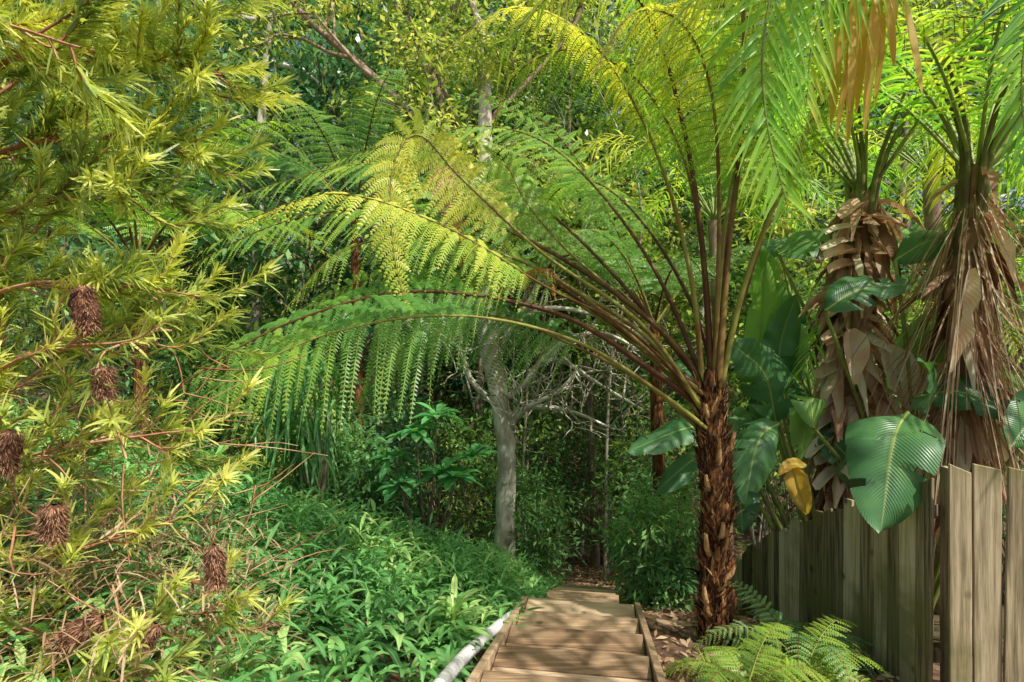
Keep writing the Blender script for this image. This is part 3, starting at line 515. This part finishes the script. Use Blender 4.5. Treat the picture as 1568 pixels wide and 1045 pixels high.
shrub('leafy_shrub',cloud(.25,9.2,-4,-1.8,.7,.8,85),.22,50,.12,M_shrub,.65)
for cx,cy,zl,zh,rx,ry,n,mt,bb in [(-2.6,10,-4,-.6,1.5,1.2,110,M_bgB,.45),(-1.3,11.5,-4.5,-1.0,1.4,1,90,M_bgA,.45),(-4.6,9.5,-3,.3,1.5,1.2,110,M_bgA,.5),(3.2,11,-4.5,-.9,1.4,1.2,100,M_bgA,.45),(-.2,13.5,-5,-1.2,1.7,1.2,100,M_bgA,.4),
    (2.4,14,-5.5,-1.4,1.6,1.4,110,M_bgB,.45),(-4,13,-5,.6,2,1.4,110,M_bgB,.5),(5.5,11,-4,1,1.6,1.6,100,M_bgA,.5),(-7,9,-2.5,2,1.8,1.6,110,M_bgB,.5),(-3.4,8.8,-2.6,-.1,1,.9,90,M_bgC,.45),(7.5,8.5,-3,2.5,1.6,1.8,100,M_bgA,.5),(.7,18,-6.5,-1,2.8,1.5,130,M_bgC,.45),(-6.8,6.2,-1,2.0,1.2,1.2,80,M_bgC,.5),(-9,7,-1,4,1.8,1.8,100,M_bgA,.5),(-2.3,7.8,-2.6,-1.1,.8,.6,60,M_shrub,.5)]:
    shrub('forest_shrub',cloud(cx,cy,zl,zh,rx,ry,n),.3,44,.14,mt,bb,asp=.38)
fr=MB();b0=np.array([-1.15,7.7,-2.9])
for t_ in [(-1.2,7.1,-1.1),(-.85,7.0,-1.6),(-1.4,7.05,-1.75),(-.5,7.1,-1.4),(-.95,7.2,-.92),(-.68,6.9,-1.62),(-1.5,7.2,-1.45)]:
    t_=np.array(t_);tube(fr,path([b0+R.randn(3)*.08*[1,1,0],(b0+t_)/2+[0,0,-.15],t_],12),[.022,.016,.013],6,1,.5)
    n=17;a=np.arange(n)*2.4+U(0,6);el=U(-.1,.75,n);D=np.stack([np.cos(a),np.sin(a),el],1)
    strips(fr,np.tile(t_,(n,1))-Z*U(0,.06,n)[:,None],D,Z,U(.26,.40,n),U(.10,.13,n),U(.15,.5,n),(.15,.45,.8,1,.85,.1),3,.2,0,U(.4,1,n))
fr.build('frangipani_shrub',[M_frang,M_barkb])
st=MB();n=260;cc=np.stack([U(-2.9,-2.1,n),U(6.3,7.2,n),U(-1.3,-.1,n)],1);a=U(0,6.28,n);D=np.stack([np.cos(a),np.sin(a),U(-.2,.5,n)],1)
for i in range(6): tube(st,path([(-2.5+U(-.3,.3),6.9,-1.9),(-2.5+U(-.4,.4),6.9,-1.2),(-2.5+U(-.5,.5),6.9,-.4)],8),[.03,.02],6,1)
strips(st,cc,D,Z,U(.3,.5,n),U(.025,.045,n),U(.9,1.8,n),(.5,1,1,1,.8,.5,.05),3,.25,0,U(.1,.7,n));st.build('strap_leaf_plant',[M_ground,M_barkd])
# ------------------------------------------------------------------ ground cover
gc=MB();n=2900;y=U(1.5,9.2,n);xl=xc(y)-.46
x=xl-U(0,1,n)**1.15*(5.5);z=gz(x,y)
B=[];D=[];L=[];W=[];CC=[];DR=[]
pat=.16*np.sin(x*2.3+1)*np.cos(y*1.9)
for i in range(n):
    if y[i]<3.9 and xl[i]-x[i]<.16: continue
    h=U(.10,.40)*(1 if xl[i]-x[i]>.25 else .5);a0=U(0,6.28);lean=R.randn(2)*.15;nl=R.randint(7,14);pc_=U(.05,.65)+pat[i];sz=U(.7,1.25)
    for j in range(nl):
        f=(j+1)/nl;a=a0+j*2.4+U(-.3,.3);B.append((x[i]+lean[0]*f*h,y[i]+lean[1]*f*h,z[i]+h*f));e=-.1+1.1*f+U(-.25,.25)
        D.append((math.cos(a),math.sin(a),e));L.append(U(.12,.24)*sz);W.append(U(.025,.042)*sz);CC.append(pc_+U(-.12,.12)+.2*f);DR.append(U(.2,.9))
strips(gc,B,np.array(D),Z,L,W,DR,(.25,.8,1,.6,.05),3,.25,0,np.clip(CC,0,1));gc.build('groundcover_plants',[M_ground])
for cx,cy,h in [(-2.45,4.7,.55),(-.35,3.4,.3)]:
    mb=MB();n=22;z0=float(gz(cx,cy));a=np.arange(n)*2.4;f=np.arange(n)/n
    tube(mb,[(cx,cy,z0-.05),(cx,cy,z0+h)],[.015,.01],6,0,.9)
    strips(mb,np.stack([cx+0*a,cy+0*a,z0+h*(.5+.5*f)],1),np.stack([np.cos(a),np.sin(a),f*1.4],1),Z,U(.22,.34,n),U(.03,.045,n),U(.3,.6,n),(.4,.9,1,.8,.05),3,.25,0,U(.5,1,n));mb.build('broadleaf_rosette_plant',[M_ground])
# ------------------------------------------------------------------ banksia bush
bk=MB()
def bleaves(P,D,n,sp,l0,col,m=1):
    D=nrm(D);ref=np.cross(D,[.3,.2,1.]);A=nrm(ref);Bn=np.cross(D,A);a=np.arange(n)*2.4+U(0,6);o=A*np.cos(a)[:,None]+Bn*np.sin(a)[:,None]
    d=o*sp*U(.5,1.4,n)[:,None]+D*U(.5,1.1,n)[:,None]+R.randn(n,3)*.14
    strips(bk,P-D*U(0,.06,n)[:,None],d,D,l0*U(.5,1.25,n),U(.0055,.0098,n),U(-.1,.4,n),(.5,1,1,.9,.3),2,0,m,np.clip(col+R.randn(n)*.17,0,1))
def bbranch(pts,r,nt,lc,dry=False,tl=(.16,.42)):
    q=path(pts,40);tube(bk,q,[r,r*.7,r*.35],6,0,U(.2,.8),.05);T=tang(q)
    for i in range(int(nt*1.5)):
        k=int(np.interp(i+U(0,1),[0,nt*1.5],[6,39]));d=nrm(T[k]+R.randn(3)*[.6,.6,.5]+Z*.12);L=U(*tl)
        p=q[k];qq=path([p,p+d*L*.5+R.randn(3)*.02,p+nrm(d+Z*.3)*L],10);tube(bk,qq,[r*.3+.0012,.0018],5,0,U(0,1))
        c=lc+U(-.28,.25)
        for j in(3,4,5,6,7,8): bleaves(qq[j],qq[j]-qq[j-1],11 if not dry else 5,.6,.075,c,1 if U(0,1)>.12 or not dry else 3)
        bleaves(qq[-1],qq[-1]-qq[-2],24,.7,.08,c+.12,1)
tube(bk,path([(-2.7,2.3,-1.6),(-2.5,2.3,-.6),(-2.6,2.35,.4),(-2.5,2.4,1.5),(-2.4,2.5,2.6)],30),[.06,.05,.04,.03],9,0,.3,.05)
BR=[([(-2.6,2.35,.4),(-2.1,2.3,.75),(-1.6,2.3,.82),(-1.25,2.3,.75)],.014,26,.45),
([(-2.5,2.4,.9),(-2.0,2.3,1.15),(-1.5,2.3,1.15),(-1.15,2.25,1.05)],.014,30,.55),
([(-2.5,2.4,1.3),(-2.0,2.2,1.5),(-1.6,2.1,1.5),(-1.2,2.1,1.35)],.014,30,.55),
([(-2.6,2.3,0),(-2.1,2.1,.35),(-1.7,2.1,.52),(-1.35,2.05,.52)],.012,24,.45),
([(-2.6,2.3,-.2),(-2.1,2.1,.05),(-1.7,2.0,.2),(-1.2,2.0,.18)],.012,22,.48),
([(-2.5,2.3,-.6),(-2.1,2.1,-.3),(-1.7,2.0,-.05),(-1.25,2.0,.0)],.012,18,.55),
([(-2.5,2.3,-.7),(-2.0,2.1,-.5),(-1.6,2.0,-.38),(-1.2,2.0,-.32)],.011,17,.6),
([(-2.6,2.3,-1.0),(-2.1,2.1,-.85),(-1.6,2.0,-.75),(-1.15,2.0,-.62)],.010,15,.6),
([(-2.6,2.3,-1.3),(-2.1,2.1,-1.15),(-1.6,2.0,-1.0),(-1.0,2.0,-.95)],.010,14,.55),
([(-2.6,2.3,-1.4),(-2.1,1.9,-1.3),(-1.6,1.8,-1.15),(-1.1,1.8,-1.05)],.010,13,.55),
([(-2.6,2.6,.1),(-2.4,2.8,.5),(-2.1,2.9,.8),(-1.7,3.0,.7)],.013,24,.35),
([(-2.6,2.6,-.6),(-2.4,2.8,-.2),(-2.0,3.0,.1),(-1.7,3.0,.05)],.013,24,.4),
([(-2.6,2.6,-1.0),(-2.4,2.8,-.7),(-2.0,2.9,-.5),(-1.7,3.0,-.6)],.012,18,.45),
([(-2.5,2.4,1.5),(-2.1,2.5,1.8),(-1.7,2.5,1.7),(-1.4,2.5,1.5)],.013,24,.55),
([(-2.4,2.2,.6),(-2.0,1.9,.9),(-1.6,1.7,.95),(-1.25,1.65,.85)],.011,20,.65),
([(-2.4,2.2,1.0),(-2.0,1.9,1.3),(-1.6,1.8,1.3),(-1.25,1.75,1.15)],.011,20,.65),
([(-2.7,2.5,.6),(-2.5,2.6,1.0),(-2.2,2.7,1.3),(-1.8,2.8,1.35)],.012,24,.45)]
for p_,r,nt,c in BR: bbranch(p_,r,nt,c,dry=c>=.5 and p_[0][2]<-.5)
n=6000;B=np.stack([U(-2.9,-1.0,n),U(1.6,3.0,n),0*U(0,1,n)],1);B[:,2]=gz(B[:,0],B[:,1])+U(0,1,n)**1.5*.65
strips(bk,B,R.randn(n,3)*[1,1,.6],Z,U(.06,.14,n),U(.004,.009,n),U(0,.5,n),(.6,1,.8,.2),2,0,3,U(0,1,n))
for i in range(150):
    b=np.array([U(-2.5,-1.2),U(1.8,2.8),U(-1.2,-.1)]);d=nrm(R.randn(3)*[1,.6,.8]+[.6,0,.2])*U(.2,.5);tube(bk,path([b,b+d*.5+R.randn(3)*.03,b+d],7),[.004,.0015],4,0,U(0,1))
for (cx,cy,cz),d,L,r in [((-1.35,1.8,.10),(.2,0,1),.15,.042),((-1.29,1.8,-.13),(0,.1,1),.10,.038),((-1.60,1.8,-.35),(0,0,1),.14,.044),((-1.45,1.8,-.57),(.2,0,1),.11,.042),((-.95,1.82,-.72),(-.1,0,1),.14,.036),((-1.37,1.8,-.92),(1,0,.3),.16,.042),((-1.15,1.8,-.93),(.3,0,1),.08,.034),((-1.72,1.8,.02),(.3,0,1),.12,.04)]:
    c0=np.array([cx,cy,cz]);d=nrm(np.array(d,float)+R.randn(3)*.12);q=np.array([c0+d*L*(s-.5) for s in np.linspace(0,1,9)])
    tube(bk,q,[r*.3,r*.75,r*.85,r*.85,r*.7,r*.2],10,2,.3,.12);tube(bk,path([c0-d*L*.5,c0-d*L*.5-np.array([.1,-.08,.02]),c0-d*L*.5-np.array([.35,-.3,.08])],8),[.007,.006],5,0)
    n=1300;A=nrm(np.cross(d,[.3,1,.2]));Bn=np.cross(d,A);a=U(0,6.28,n);o=A*np.cos(a)[:,None]+Bn*np.sin(a)[:,None]
    strips(bk,c0+d*(U(-.5,.5,n)*L)[:,None]+o*r*.65,o*.8+R.randn(n,3)*.35-d*.6,d,U(.25,.65,n)*r,U(.0015,.0035,n),.1,(1,.8,.3),2,0,2,U(0,1,n))
bk.build('banksia_bush',[M_twig,M_bank,M_cone,M_dry])
# ------------------------------------------------------------------ light, sky, camera
el=math.radians(54);az=math.radians(134)   # azimuth clockwise from +Y
sd=np.array([math.sin(az)*math.cos(el),math.cos(az)*math.cos(el),math.sin(el)])
ld=bpy.data.lights.new('sun','SUN');ld.energy=5;ld.angle=math.radians(.5);ld.color=(1,.95,.86)
lo=bpy.data.objects.new('sun',ld);lo.rotation_euler=Vector(sd).to_track_quat('Z','Y').to_euler();lo.location=(5,-5,12);sc.collection.objects.link(lo)
w=bpy.data.worlds.new('World');sc.world=w;w.use_nodes=True;nt=w.node_tree;bg=nt.nodes['Background']
sk=nt.nodes.new('ShaderNodeTexSky');sk.sky_type='NISHITA';sk.sun_disc=False;sk.sun_elevation=el;sk.sun_rotation=az;sk.dust_density=4
nt.links.new(sk.outputs[0],bg.inputs[0]);bg.inputs[1].default_value=.15
cd=bpy.data.cameras.new('camera');cd.lens=20;cd.sensor_width=36;cd.clip_start=.05;cd.clip_end=600
co=bpy.data.objects.new('camera',cd);co.rotation_euler=(math.radians(90),0,0);sc.collection.objects.link(co);sc.camera=co
sc.view_settings.view_transform='Standard';sc.view_settings.look='None';sc.view_settings.exposure=0
